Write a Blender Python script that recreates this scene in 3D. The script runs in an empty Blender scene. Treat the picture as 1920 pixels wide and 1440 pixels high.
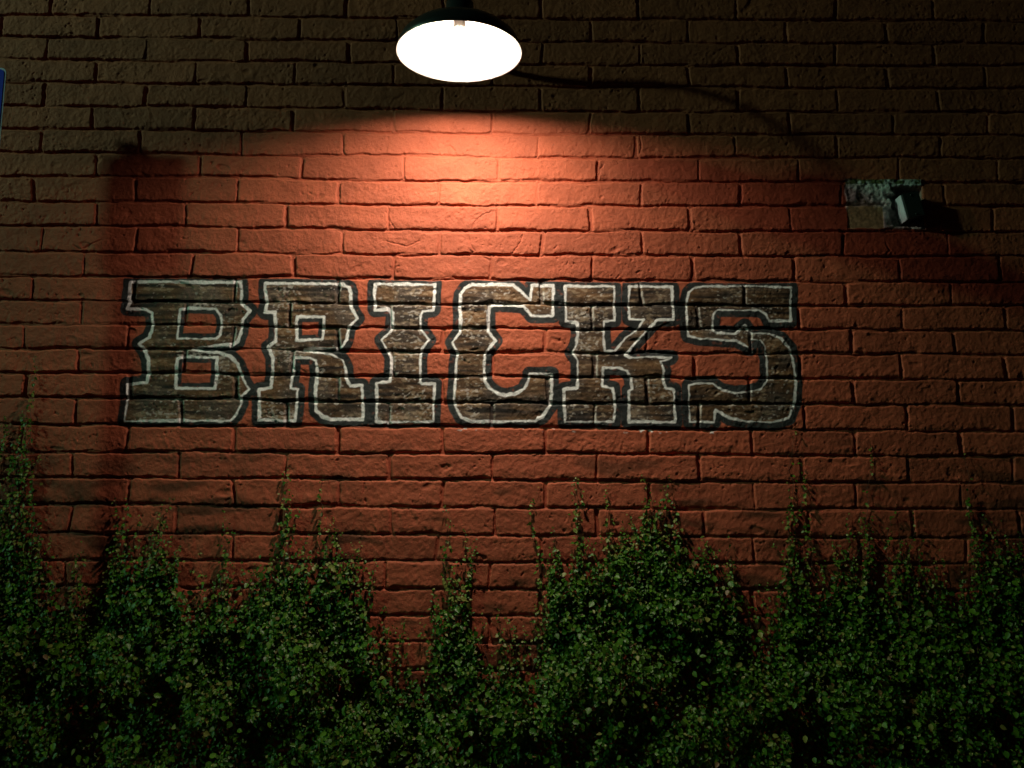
import bpy, bmesh, math
import numpy as np
from mathutils import Matrix, Vector

scene = bpy.context.scene
H0 = 3.6          # height of the topmost measured bed joint above the ground (m)

# ------------------------------------------------------------------ camera
cam_d = bpy.data.cameras.new('camera')
cam_d.sensor_width = 36.0
cam_d.lens = 1768 / 1920 * 36.0
cam_d.clip_start = 0.05
cam_d.clip_end = 300
cam = bpy.data.objects.new('camera', cam_d)
scene.collection.objects.link(cam)
pitch, yaw, roll = 0.14583, 0.004526, 0.00445
cy, sy, cp, sp = math.cos(yaw), math.sin(yaw), math.cos(pitch), math.sin(pitch)
F = Vector((sy * cp, cy * cp, sp)); R = Vector((cy, -sy, 0)); U = R.cross(F)
R2 = R * math.cos(roll) + U * math.sin(roll); U2 = U * math.cos(roll) - R * math.sin(roll)
M = Matrix((R2, U2, -F)).transposed().to_4x4()
M.translation = (0.67366, -3.67336, H0 - 2.08828)
cam.matrix_world = M
scene.camera = cam

# ------------------------------------------------------------------ world: night sky
world = bpy.data.worlds.new('World'); scene.world = world; world.use_nodes = True
wn = world.node_tree.nodes; wl = world.node_tree.links
bg = wn['Background']
sky = wn.new('ShaderNodeTexSky'); sky.sky_type = 'NISHITA'; sky.sun_disc = False
sky.sun_elevation = math.radians(-4); sky.sun_rotation = math.radians(200)
wl.new(sky.outputs[0], bg.inputs[0]); bg.inputs[1].default_value = 0.04

scene.view_settings.view_transform = 'Standard'
scene.view_settings.look = 'None'
scene.view_settings.exposure = 0.0
scene.view_settings.gamma = 1.0

scene.cycles.sample_clamp_indirect = 1.5
scene.cycles.caustics_reflective = False
scene.cycles.caustics_refractive = False

# lamp strengths (the lamps themselves are built with their fixtures below)
BULB_STRENGTH = 2750.0
BODY_STRENGTH = 130.0
BULB_COLOR = (1.0, 0.84, 0.70)
STREET_POWER = 2000.0
STREET_COLOR = (0.44, 1.0, 0.66)

rng = np.random.default_rng(7)

# ------------------------------------------------------------------ measurements of the wall (metres on the wall plane, x along it, z from the topmost bed joint)
BEDS = {0: [[-1.3385,-0.0029],[-0.1174,-0.0082],[1.6644,-0.0047],[2.4465,-0.0014]],1: [[-1.3306,-0.1026],[-0.6896,-0.1027],[-0.114,-0.1073],[1.4389,-0.1087],[2.6632,-0.1022]],2: [[-1.3226,-0.2038],[-0.8825,-0.2007],[-0.1107,-0.2047],[1.6579,-0.2098],[2.7675,-0.2008]],3: [[-1.315,-0.3009],[-0.6567,-0.3021],[-0.1073,-0.3053],[1.6549,-0.3048],[2.7603,-0.2995]],4: [[-1.3066,-0.4064],[-0.6511,-0.4043],[-0.1038,-0.4087],[0.5537,-0.417],[1.6515,-0.4107],[2.7526,-0.4044]],5: [[-1.299,-0.5032],[-0.6456,-0.5057],[-0.1004,-0.5067],[0.7731,-0.5147],[1.6484,-0.51],[2.7454,-0.5039]],6: [[-1.291,-0.6037],[-0.7487,-0.6048],[-0.3141,-0.6111],[0.3379,-0.6091],[0.7733,-0.6154],[1.6453,-0.6075],[2.7381,-0.6027]],7: [[-1.283,-0.7058],[-0.7429,-0.7046],[-0.3101,-0.7064],[0.1232,-0.7172],[0.7734,-0.7142],[1.642,-0.7115],[2.7305,-0.7075]],8: [[-1.2746,-0.8116],[-0.7367,-0.8105],[-0.3057,-0.8123],[0.1258,-0.8186],[0.7735,-0.8191],[1.6387,-0.8137],[2.7231,-0.8093]],9: [[-1.2665,-0.9143],[-0.7306,-0.9133],[-0.3012,-0.9173],[0.1285,-0.9236],[0.7736,-0.922],[1.6354,-0.9183],[2.7154,-0.9147]],10: [[-1.2579,-1.0228],[-0.7244,-1.0197],[-0.2968,-1.0216],[0.1312,-1.0257],[0.7737,-1.0241],[1.632,-1.0234],[2.7079,-1.0171]],11: [[-1.2501,-1.1217],[-0.612,-1.1224],[0.1337,-1.1225],[0.7738,-1.1254],[1.6287,-1.1292],[2.7001,-1.1231]],12: [[-1.2424,-1.2198],[-0.5003,-1.2265],[0.1364,-1.2273],[0.7739,-1.2259],[1.6256,-1.2276],[2.6929,-1.2217]],13: [[-1.2345,-1.3194],[-0.8126,-1.3171],[-0.4956,-1.3196],[0.1389,-1.327],[0.7741,-1.3278],[1.6225,-1.3231],[2.6856,-1.3217]],14: [[-1.227,-1.4139],[-0.2802,-1.4152],[0.1414,-1.4216],[0.7742,-1.4225],[1.831,-1.4211]],15: [[-1.2193,-1.512],[-0.6956,-1.5113],[0.1439,-1.5197],[0.7743,-1.5186],[1.827,-1.5216]],16: [[-1.2116,-1.6093],[-0.6897,-1.613],[0.1465,-1.6214],[0.7744,-1.6203],[1.8229,-1.6234]],17: [[-1.2031,-1.7163],[-0.6834,-1.72],[0.149,-1.7201],[0.7745,-1.7191],[1.8188,-1.7245]],18: [[-1.0911,-1.8261],[-0.4704,-1.8211],[0.1517,-1.8222],[0.7746,-1.8205],[1.6066,-1.8236],[2.4403,-1.8238]],19: [[-0.8778,-1.9222],[-0.2588,-1.9234],[0.361,-1.9247],[0.9817,-1.9259],[1.6032,-1.9292],[2.6413,-1.9285]],20: [[-0.8709,-2.0246],[-0.2544,-2.028],[0.3629,-2.0313],[0.981,-2.0326],[1.5999,-2.0339],[2.3234,-2.0307]],21: [[-0.8636,-2.1343],[-0.4546,-2.1345],[0.3647,-2.135],[0.775,-2.1373],[1.5966,-2.1378],[2.2139,-2.1392]],22: [[-0.8567,-2.237],[-0.4494,-2.2373],[0.3665,-2.2379],[0.7751,-2.2402],[1.5934,-2.2388]],23: [[-0.5052,-2.3375],[0.3683,-2.3379]],24: [[0.289,-2.4375],[0.5726,-2.4384]],25: [[0.2709,-2.5379]],26: [[0.2731,-2.6375]]}
HEADS = {0: [(-6,-1.2428),(-4,-0.8293),(-2,-0.4155),(0,None),(2,None),(4,None),(6,1.2102),(8,1.6215),(10,2.0399),(12,2.4497)],1: [(-7,-1.4387),(-5,-1.0381),(-3,-0.6149),(-1,-0.2002),(1,None),(3,None),(5,None),(7,1.418),(9,1.8257),(11,2.2471),(13,2.6556)],2: [(-6,-1.2429),(-4,-0.8304),(-2,-0.4152),(0,0.0069),(2,None),(4,0.8104),(6,1.216),(8,1.622),(10,2.0284),(12,2.4418)],3: [(-5,-1.033),(-3,-0.6219),(-1,-0.2125),(1,None),(3,None),(5,1.0113),(7,1.4155),(9,1.8224),(11,2.2407),(13,2.6483)],4: [(-6,-1.2384),(-4,-0.8224),(-2,-0.4082),(0,-0.0046),(2,0.3994),(4,0.8016),(6,1.2085),(8,1.618),(10,2.028),(12,2.4471)],5: [(-5,-1.0344),(-3,-0.6155),(-1,-0.2136),(1,0.1974),(3,0.6045),(5,1.0053),(7,1.4109),(9,1.8257),(11,2.254),(13,2.6454)],6: [(-6,-1.2338),(-4,-0.8318),(-2,-0.4186),(0,-0.005),(2,0.3981),(4,0.7928),(6,1.1923),(8,1.5987),(10,2.0165),(12,2.4412)],7: [(-5,-1.0031),(-3,-0.583),(-1,-0.169),(1,0.2455),(3,0.6321),(5,1.0342),(7,1.4476),(9,1.8549),(11,2.2648),(13,2.6706)],8: [(-6,-1.2505),(-4,-0.8387),(-2,-0.4265),(0,-0.0161),(2,0.3904),(4,0.7886),(6,1.211),(8,1.6143),(10,2.0245),(12,2.4438)],9: [(-5,-0.9892),(-3,-0.6304),(-1,-0.2239),(1,0.1873),(3,0.6291),(5,1.0044),(7,1.4059),(9,1.8144),(11,None),(13,2.6368)],10: [(-6,-1.2005),(-4,-0.8239),(-2,-0.4149),(0,0.0052),(2,0.3978),(4,0.8102),(6,1.2122),(8,1.6081),(10,2.0237),(12,2.4484)],11: [(-5,-1.0244),(-3,-0.5916),(-1,-0.1861),(1,0.2134),(3,0.6047),(5,1.0092),(7,1.4141),(9,1.8216),(11,2.2466),(13,2.6505)],12: [(-6,-1.2231),(-4,None),(-2,-0.4182),(0,-0.0077),(2,None),(4,0.8037),(6,1.2004),(8,1.6189),(10,2.0249),(12,2.4485)],13: [(-5,-1.0228),(-3,None),(-1,-0.1953),(1,0.2011),(3,0.5978),(5,1.0055),(7,1.4285),(9,1.8328),(11,2.246),(13,2.6596)],14: [(-6,-1.2409),(-4,-0.8323),(-2,None),(0,-0.0014),(2,0.4147),(4,0.8206),(6,1.2249),(8,1.6358),(10,2.0387),(12,2.4483)],15: [(-5,-1.021),(-3,-0.6034),(-1,-0.179),(1,None),(3,None),(5,1.0144),(7,1.413),(9,1.8289),(11,2.2304),(13,2.6449)],16: [(-6,-1.2206),(-4,-0.8111),(-2,-0.3949),(0,0.005),(2,None),(4,0.831),(6,1.2215),(8,1.625),(10,2.0353),(12,2.4501)],17: [(-5,-1.017),(-3,-0.6026),(-1,-0.1921),(1,0.2064),(3,0.6115),(5,1.0128),(7,1.4228),(9,1.8375),(11,2.2421),(13,2.6597)],18: [(-6,-1.2231),(-4,-0.8086),(-2,-0.3937),(0,0.0134),(2,0.4208),(4,0.8224),(6,1.2244),(8,1.6289),(10,2.0338),(12,2.4474)],19: [(-5,-1.0148),(-3,-0.6017),(-1,-0.1883),(1,0.2153),(3,0.6151),(5,1.0215),(7,1.42),(9,1.823),(11,2.2348),(13,2.6449)],20: [(-6,-1.2028),(-4,-0.7895),(-2,-0.3841),(0,0.0218),(2,0.4239),(4,0.8223),(6,1.2252),(8,1.6306),(10,2.026)],21: [(-5,-1.0063),(-3,-0.6007),(-1,-0.1967),(1,0.2262),(3,0.6268),(5,1.0218),(7,1.4335),(9,1.8375),(11,2.2418)],22: [(-6,None),(-4,-0.7889),(-2,-0.3785),(0,None),(2,0.4065),(4,0.8057),(6,None),(8,1.6218),(10,None),(12,2.4416)],23: [(-5,-1.0119),(-3,None),(-1,None),(1,0.2084),(3,0.6079)],24: [(-2,None),(0,None),(2,0.3955)],25: [(1,0.2012),(3,0.6095)]}
LETTERS = [('B',[[[-0.8368,-1.1434],[-0.3954,-1.1441],[-0.3884,-1.1807],[-0.3916,-1.227],[-0.3504,-1.2593],[-0.3804,-1.2974],[-0.3858,-1.3514],[-0.3949,-1.3837],[-0.418,-1.3972],[-0.4757,-1.4013],[-0.5334,-1.4059],[-0.575,-1.4152],[-0.5324,-1.4241],[-0.469,-1.4296],[-0.4209,-1.4454],[-0.3934,-1.472],[-0.3758,-1.5118],[-0.3667,-1.5383],[-0.3415,-1.5753],[-0.3714,-1.6071],[-0.3702,-1.6335],[-0.3891,-1.6756],[-0.4114,-1.6993],[-0.6013,-1.7003],[-0.8195,-1.704],[-0.8171,-1.6199],[-0.8211,-1.5566],[-0.7456,-1.5509],[-0.74,-1.5137],[-0.7432,-1.4605],[-0.7614,-1.4205],[-0.7839,-1.3965],[-0.7461,-1.3695],[-0.7355,-1.3264],[-0.7414,-1.2724],[-0.766,-1.2589],[-0.8404,-1.2539],[-0.8332,-1.2241],[-0.8376,-1.2132]],[[-0.6312,-1.2555],[-0.5945,-1.2488],[-0.4884,-1.252],[-0.4658,-1.2816],[-0.4613,-1.3195],[-0.4647,-1.3572],[-0.4797,-1.3734],[-0.5561,-1.3738],[-0.6352,-1.3742],[-0.6329,-1.3204]],[[-0.628,-1.4545],[-0.6047,-1.4491],[-0.476,-1.4484],[-0.4728,-1.5123],[-0.4777,-1.5707],[-0.5456,-1.5737],[-0.6294,-1.5715],[-0.6326,-1.5131]]]),('R',[[[-0.2969,-1.1474],[0.0119,-1.1484],[0.039,-1.1646],[0.0476,-1.1864],[0.0463,-1.2354],[0.0549,-1.2571],[0.0744,-1.2895],[0.0409,-1.3221],[0.0346,-1.376],[0.0196,-1.4029],[-0.0013,-1.4084],[-0.0908,-1.4115],[-0.1327,-1.4171],[-0.0903,-1.4249],[-0.0269,-1.4326],[0.0212,-1.4564],[0.0354,-1.4884],[0.0365,-1.5256],[0.0558,-1.5573],[0.1003,-1.5571],[0.1083,-1.6574],[0.1066,-1.6915],[-0.0185,-1.6921],[-0.0501,-1.6818],[-0.0771,-1.6557],[-0.081,-1.6162],[-0.0803,-1.5633],[-0.0768,-1.5102],[-0.0838,-1.4623],[-0.1053,-1.4491],[-0.1711,-1.4468],[-0.1739,-1.5108],[-0.1795,-1.5691],[-0.1505,-1.5743],[-0.1532,-1.6429],[-0.1563,-1.6981],[-0.2996,-1.6961],[-0.3023,-1.5751],[-0.2555,-1.5669],[-0.2526,-1.5112],[-0.2526,-1.4472],[-0.2753,-1.4072],[-0.2473,-1.3829],[-0.2467,-1.3345],[-0.2547,-1.2669],[-0.2945,-1.2645],[-0.2882,-1.2264]],[[-0.1641,-1.2827],[-0.0582,-1.2837],[-0.0595,-1.3226],[-0.0631,-1.3738],[-0.1631,-1.3797],[-0.1652,-1.3232]]]),('I',[[[0.1423,-1.1476],[0.3793,-1.1463],[0.3773,-1.1845],[0.3758,-1.2526],[0.3334,-1.2582],[0.3259,-1.2827],[0.3241,-1.3259],[0.3403,-1.3474],[0.3593,-1.3742],[0.3309,-1.412],[0.3264,-1.4548],[0.3307,-1.54],[0.3387,-1.5479],[0.3859,-1.5493],[0.3817,-1.6138],[0.3832,-1.7006],[0.159,-1.7017],[0.1597,-1.6255],[0.1578,-1.5504],[0.2101,-1.5433],[0.2119,-1.5087],[0.2158,-1.4501],[0.2046,-1.4234],[0.1718,-1.3752],[0.2132,-1.3373],[0.2143,-1.267],[0.198,-1.2509],[0.1423,-1.2539],[0.1406,-1.1859]]]),('C',[[[0.5312,-1.1481],[0.6939,-1.1472],[0.7633,-1.2123],[0.7685,-1.1495],[0.8539,-1.1518],[0.851,-1.2743],[0.766,-1.2759],[0.7367,-1.237],[0.6889,-1.2318],[0.6198,-1.2322],[0.5986,-1.2377],[0.5936,-1.2812],[0.5941,-1.3353],[0.6235,-1.3755],[0.5947,-1.4106],[0.5817,-1.4321],[0.5795,-1.4855],[0.5826,-1.5387],[0.6012,-1.5651],[0.6381,-1.5888],[0.6643,-1.5939],[0.7009,-1.5884],[0.7376,-1.5697],[0.7559,-1.5325],[0.7595,-1.5085],[0.8453,-1.5081],[0.8478,-1.5373],[0.8451,-1.5851],[0.8398,-1.6326],[0.811,-1.6749],[0.7797,-1.6934],[0.6492,-1.6967],[0.5344,-1.6973],[0.4925,-1.6817],[0.4711,-1.645],[0.4628,-1.6134],[0.4671,-1.5393],[0.4687,-1.4647],[0.4762,-1.4273],[0.4518,-1.3818],[0.483,-1.3413],[0.4851,-1.2926],[0.4791,-1.2384],[0.4838,-1.1894],[0.5021,-1.162]]]),('K',[[[0.9003,-1.1522],[1.0968,-1.1511],[1.0953,-1.2909],[1.0521,-1.2946],[1.0527,-1.3543],[1.0578,-1.4137],[1.0956,-1.4147],[1.1374,-1.3655],[1.1839,-1.3273],[1.2132,-1.2879],[1.1557,-1.2847],[1.1537,-1.2188],[1.1587,-1.1507],[1.3281,-1.1527],[1.3312,-1.2855],[1.2679,-1.2876],[1.2181,-1.3388],[1.1831,-1.3769],[1.1366,-1.4307],[1.1593,-1.4387],[1.3224,-1.4378],[1.278,-1.4549],[1.2899,-1.4896],[1.2863,-1.5328],[1.2988,-1.5627],[1.3283,-1.566],[1.3296,-1.6974],[1.149,-1.6966],[1.1518,-1.5738],[1.1644,-1.568],[1.161,-1.522],[1.1443,-1.4944],[1.1159,-1.4818],[1.0474,-1.4822],[1.0467,-1.5571],[1.0882,-1.5638],[1.0942,-1.6313],[1.0907,-1.6969],[0.8983,-1.6979],[0.8945,-1.6323],[0.8959,-1.5694],[0.9482,-1.5633],[0.9506,-1.4537],[0.9262,-1.4202],[0.9452,-1.3928],[0.9512,-1.349],[0.9486,-1.3011],[0.9038,-1.2937],[0.9029,-1.2261]]]),('S',[[[1.4526,-1.1508],[1.6206,-1.1463],[1.8056,-1.1529],[1.7975,-1.2888],[1.7139,-1.291],[1.7005,-1.2628],[1.6751,-1.2465],[1.5078,-1.2463],[1.4912,-1.264],[1.4855,-1.3286],[1.4996,-1.339],[1.58,-1.3409],[1.6154,-1.3091],[1.6374,-1.3406],[1.7122,-1.3402],[1.7573,-1.3622],[1.7904,-1.3999],[1.805,-1.4666],[1.8082,-1.5301],[1.7989,-1.6221],[1.7739,-1.6793],[1.711,-1.6955],[1.609,-1.6926],[1.5414,-1.6804],[1.4884,-1.6465],[1.4814,-1.695],[1.388,-1.6954],[1.3866,-1.6299],[1.3873,-1.5496],[1.42,-1.5425],[1.4798,-1.5422],[1.5161,-1.569],[1.5671,-1.5785],[1.6127,-1.576],[1.6701,-1.5625],[1.6971,-1.5249],[1.6969,-1.4498],[1.6931,-1.3917],[1.6767,-1.3684],[1.6367,-1.3628],[1.6325,-1.4037],[1.6158,-1.3892],[1.5791,-1.3701],[1.4358,-1.3639],[1.3901,-1.3513],[1.3826,-1.3057],[1.3861,-1.2234],[1.3941,-1.176],[1.4177,-1.1569]]])]
HOLE = [[2.0407,-0.696],[2.3563,-0.6985],[2.3591,-0.9079],[2.046,-0.9054]]
CRACKS = [[[0.1783,-0.8497],[0.1965,-0.8876],[0.2188,-0.9253]],[[0.5241,-0.9235],[0.5366,-0.8855],[0.5686,-0.8562],[0.6009,-0.8426]],[[0.631,-0.8379],[0.627,-0.8782],[0.6251,-0.9229]],[[0.5113,-0.9369],[0.516,-0.9747],[0.5357,-1.0078],[0.5166,-1.0256]],[[0.5593,-1.0165],[0.613,-1.025],[0.6922,-1.0157]],[[0.6922,-1.0157],[0.7093,-0.989],[0.7221,-0.9623],[0.7306,-0.94]],[[0.5702,-1.0341],[0.6132,-1.0515],[0.6069,-1.0736],[0.6029,-1.1066]],[[0.1834,-0.97],[0.233,-0.983],[0.2632,-0.9917],[0.3121,-0.9692]],[[1.0561,-0.6409],[1.0451,-0.6637],[1.0381,-0.7137]],[[-1.0679,-0.9952],[-1.0452,-1.0127],[-0.9939,-0.9837],[-0.9625,-0.9724]],[[2.194,-0.9646],[2.2095,-0.9979],[2.1956,-1.0157]],[[1.2104,-0.5187],[1.2163,-0.5645],[1.2048,-0.5989]]]
TENDRILS = [(0,[-1.1896,-1.4628],[-1.2271,-1.9341],0.015),(0,[-1.2193,-1.643],[-1.2377,-2.0568],0.05),(0,[-1.2645,-1.7271],[-1.2515,-2.138],0.08),(0,[-1.1589,-2.0157],[-1.1742,-2.3382],0.05),(1,[-1.1127,-2.1374],[-1.0655,-2.4369],0.04),(1,[-0.954,-2.1569],[-0.9646,-2.4365],0.03),(1,[-0.7908,-1.9936],[-0.7867,-2.3764],0.03),(1,[-0.616,-1.9928],[-0.6855,-2.376],0.03),(1,[-0.6609,-2.105],[-0.7021,-2.4354],0.07),(1,[-0.7952,-2.0853],[-0.8132,-2.4359],0.04),(1,[-0.5751,-2.1755],[-0.5809,-2.435],0.04),(2,[-0.4115,-2.0531],[-0.4,-2.4145],0.02),(2,[-0.1784,-1.8673],[-0.1806,-2.3342],0.022),(2,[-0.1633,-1.9907],[-0.1891,-2.374],0.05),(2,[-0.0361,-1.9141],[-0.0018,-2.3335],0.016),(2,[-0.0028,-2.0513],[0.0137,-2.3732],0.04),(2,[-0.0953,-2.1633],[-0.1189,-2.3538],0.02),(2,[0.104,-2.1927],[0.0757,-2.4126],0.05),(2,[0.059,-2.1929],[0.0459,-2.4325],0.05),(2,[0.2105,-2.3724],[0.1729,-2.6476],0.035),(2,[-0.446,-2.3054],[-0.3741,-2.5325],0.05),(2,[-0.555,-2.3556],[-0.4727,-2.572],0.05),(2,[-0.2856,-2.2547],[-0.2567,-2.4534],0.06),(3,[0.4368,-2.0187],[0.4963,-2.4899],0.022),(3,[0.5121,-2.1101],[0.5089,-2.5292],0.035),(3,[0.4688,-2.2515],[0.4892,-2.5685],0.06),(3,[0.3996,-2.3915],[0.4551,-2.7241],0.04),(3,[0.6534,-2.4004],[0.6253,-2.7235],0.03),(3,[0.7045,-2.4694],[0.7256,-2.7424],0.045),(3,[0.5827,-2.4304],[0.5552,-2.7237],0.03),(3,[0.2893,-2.4513],[0.255,-2.7248],0.02),(3,[0.2117,-2.589],[0.2367,-2.8018],0.05),(4,[0.7934,-1.9556],[0.8159,-2.37],0.018),(4,[0.9404,-1.9137],[0.9481,-2.3694],0.022),(4,[1.0643,-1.9543],[1.0604,-2.3291],0.016),(4,[1.1833,-1.8816],[1.2132,-2.3285],0.03),(4,[1.2929,-1.9018],[1.2385,-2.0458],0.02),(4,[1.2189,-1.9844],[1.2132,-2.3285],0.06),(4,[1.3309,-2.0658],[1.2838,-2.3681],0.04),(4,[1.0837,-2.0669],[1.039,-2.4286],0.06),(4,[0.9803,-2.1283],[0.9579,-2.4289],0.06),(4,[1.4525,-2.1465],[1.3842,-2.4273],0.04),(4,[0.8673,-2.1288],[0.8664,-2.4885],0.05),(4,[1.5329,-2.2068],[1.4842,-2.4861],0.05),(4,[0.8262,-2.2299],[0.8558,-2.7227],0.05),(4,[1.1458,-2.0462],[1.1413,-2.3687],0.08),(4,[1.3894,-2.2074],[1.3436,-2.4274],0.06),(4,[0.8361,-2.4294],[0.8755,-2.8188],0.06),(5,[1.7984,-1.712],[1.746,-2.4258],0.006),(5,[1.7587,-1.9306],[1.7399,-2.4259],0.03),(5,[1.8256,-1.8163],[1.8152,-2.4256],0.014),(5,[1.9915,-2.0526],[1.9332,-2.4251],0.05),(5,[2.0883,-1.7734],[2.0146,-2.4248],0.012),(5,[2.0375,-2.0422],[1.9942,-2.4249],0.04),(5,[1.7513,-2.125],[1.7463,-2.5245],0.06),(5,[1.933,-2.2051],[1.9084,-2.5239],0.07),(5,[1.6321,-2.3068],[1.6417,-2.6228],0.04),(5,[1.798,-2.246],[1.7829,-2.6223],0.06),(5,[2.0582,-2.1642],[2.03,-2.5234],0.04),(6,[2.1699,-2.0007],[2.1571,-2.4242],0.016),(6,[2.2407,-2.0311],[2.1978,-2.4241],0.014),(6,[2.1931,-2.1433],[2.1741,-2.4835],0.05),(6,[2.3015,-2.2237],[2.2733,-2.5225],0.05),(6,[2.4479,-1.8029],[2.4626,-2.423],0.012),(6,[2.4613,-1.9788],[2.483,-2.4229],0.03),(6,[2.5076,-2.0605],[2.4931,-2.4229],0.05),(6,[2.4131,-2.2434],[2.395,-2.5221],0.05),(6,[2.5874,-2.101],[2.5645,-2.4226],0.05),(6,[2.6479,-2.1211],[2.6082,-2.5213],0.06),(6,[2.1238,-2.2848],[2.1111,-2.5231],0.05),(6,[2.5391,-2.2026],[2.5168,-2.5216],0.06),(6,[2.249,-2.2441],[2.2328,-2.5227],0.05)]
PROFILE = [[-1.8924,-2.0597],[-1.4068,-1.9964],[-1.2744,-2.1077],[-1.1463,-2.1779],[-1.0917,-2.3578],[-0.8494,-2.3468],[-0.8275,-2.2168],[-0.5943,-2.1957],[-0.5555,-2.3457],[-0.4435,-2.3552],[-0.3033,-2.3147],[-0.2457,-2.2344],[-0.1234,-2.2339],[0.0404,-2.2533],[0.1236,-2.313],[0.1684,-2.4715],[0.2128,-2.6377],[0.3733,-2.6274],[0.4295,-2.3516],[0.5413,-2.3512],[0.574,-2.5877],[0.6645,-2.558],[0.7755,-2.6357],[0.8118,-2.4887],[0.8363,-2.2701],[0.9388,-2.2093],[1.1444,-2.1479],[1.3087,-2.1472],[1.5113,-2.2472],[1.5486,-2.367],[1.5856,-2.4858],[1.6884,-2.4459],[1.7138,-2.3065],[1.7964,-2.2861],[1.8764,-2.3258],[1.9191,-2.2856],[2.0624,-2.285],[2.1184,-2.3847],[2.1852,-2.2845],[2.3273,-2.304],[2.4066,-2.3437],[2.476,-2.223],[2.5321,-2.3032],[2.6595,-2.2424],[2.9197,-2.3216],[3.2349,-2.24]]
PLANT_X = [-1.088,-0.545,0.214,0.775,1.564,2.081]
BARE = [(-0.498,-2.4741,0.03),(1.548,-2.3869,0.06),(1.6179,-2.4263,0.05),(1.3906,-2.1569,0.05),(1.081,-2.3091,0.03),(-0.9876,-2.397,0.05),(1.8569,-2.3059,0.03),(2.302,-2.3839,0.05),(1.6248,-2.525,0.05),(2.1399,-2.3647,0.04),(0.2909,-2.53,0.1),(0.7552,-2.5283,0.06),(0.0561,-2.764,0.03),(0.2537,-2.6667,0.03)]

# ------------------------------------------------------------------ helpers
C = scene.collection

def link(o, parent=None):
    C.objects.link(o)
    if parent is not None:
        o.parent = parent
    return o

def thing(name, label, cat, loc=(0, 0, 0), group=None):
    o = bpy.data.objects.new(name, None); o.empty_display_size = 0.1
    link(o); o.location = loc
    o['label'] = label; o['category'] = cat
    if group: o['group'] = group
    return o

def mesh_np(name, V, faces, mat=None, parent=None, col=None, smooth=True):
    """faces: (n,k) int array with constant k"""
    V = np.asarray(V, np.float32); faces = np.asarray(faces, np.int32)
    me = bpy.data.meshes.new(name)
    n, k = faces.shape
    me.vertices.add(len(V)); me.vertices.foreach_set('co', V.ravel())
    me.loops.add(n * k); me.loops.foreach_set('vertex_index', faces.ravel())
    me.polygons.add(n)
    me.polygons.foreach_set('loop_start', np.arange(0, n * k, k, dtype=np.int32))
    me.polygons.foreach_set('loop_total', np.full(n, k, np.int32))
    if smooth: me.polygons.foreach_set('use_smooth', np.ones(n, bool))
    if col is not None:
        a = me.color_attributes.new('Col', 'FLOAT_COLOR', 'POINT')
        c4 = np.ones((len(V), 4), np.float32); c4[:, :3] = col
        a.data.foreach_set('color', c4.ravel())
    me.update(calc_edges=True)
    if mat: me.materials.append(mat)
    return link(bpy.data.objects.new(name, me), parent)

def bm_obj(name, bm, mat, parent=None, smooth=False, bevel=0.0):
    if bevel:
        bmesh.ops.bevel(bm, geom=[e for e in bm.edges], offset=bevel, segments=2, profile=0.6, affect='EDGES')
    bmesh.ops.recalc_face_normals(bm, faces=bm.faces)
    me = bpy.data.meshes.new(name); bm.to_mesh(me); bm.free()
    if smooth:
        for p in me.polygons: p.use_smooth = True
    me.materials.append(mat)
    return link(bpy.data.objects.new(name, me), parent)

def box(bm, c, s, rot=None):
    m = Matrix.Translation(c) @ (rot or Matrix()) @ Matrix.Diagonal((*s, 1))
    bmesh.ops.create_cube(bm, size=1.0, matrix=m)

def tube(bm, pts, r, seg=12):
    pts = [Vector(p) for p in pts]; rings = []
    for i, p in enumerate(pts):
        t = (pts[min(i + 1, len(pts) - 1)] - pts[max(i - 1, 0)]).normalized()
        a = t.cross(Vector((1, 0, 0)));
        if a.length < 0.1: a = t.cross(Vector((0, 1, 0)))
        a.normalize(); b = t.cross(a)
        rr = r[i] if hasattr(r, '__len__') else r
        rings.append([bm.verts.new(p + (a * math.cos(2 * math.pi * k / seg) + b * math.sin(2 * math.pi * k / seg)) * rr) for k in range(seg)])
    for q0, q1 in zip(rings, rings[1:]):
        for k in range(seg):
            bm.faces.new((q0[k], q0[(k + 1) % seg], q1[(k + 1) % seg], q1[k]))
    bm.faces.new(rings[0][::-1]); bm.faces.new(rings[-1])

def lathe(bm, prof, seg=64, closed=False):
    rings = []
    for r, z in prof:
        rings.append([bm.verts.new((r * math.cos(2 * math.pi * k / seg), r * math.sin(2 * math.pi * k / seg), z)) for k in range(seg)])
    n = len(rings)
    for i in range(n if closed else n - 1):
        q0, q1 = rings[i], rings[(i + 1) % n]
        for k in range(seg):
            bm.faces.new((q0[k], q0[(k + 1) % seg], q1[(k + 1) % seg], q1[k]))

def mat_new(name):
    m = bpy.data.materials.new(name); m.use_nodes = True
    nt = m.node_tree; return m, nt, nt.nodes['Principled BSDF']

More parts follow.
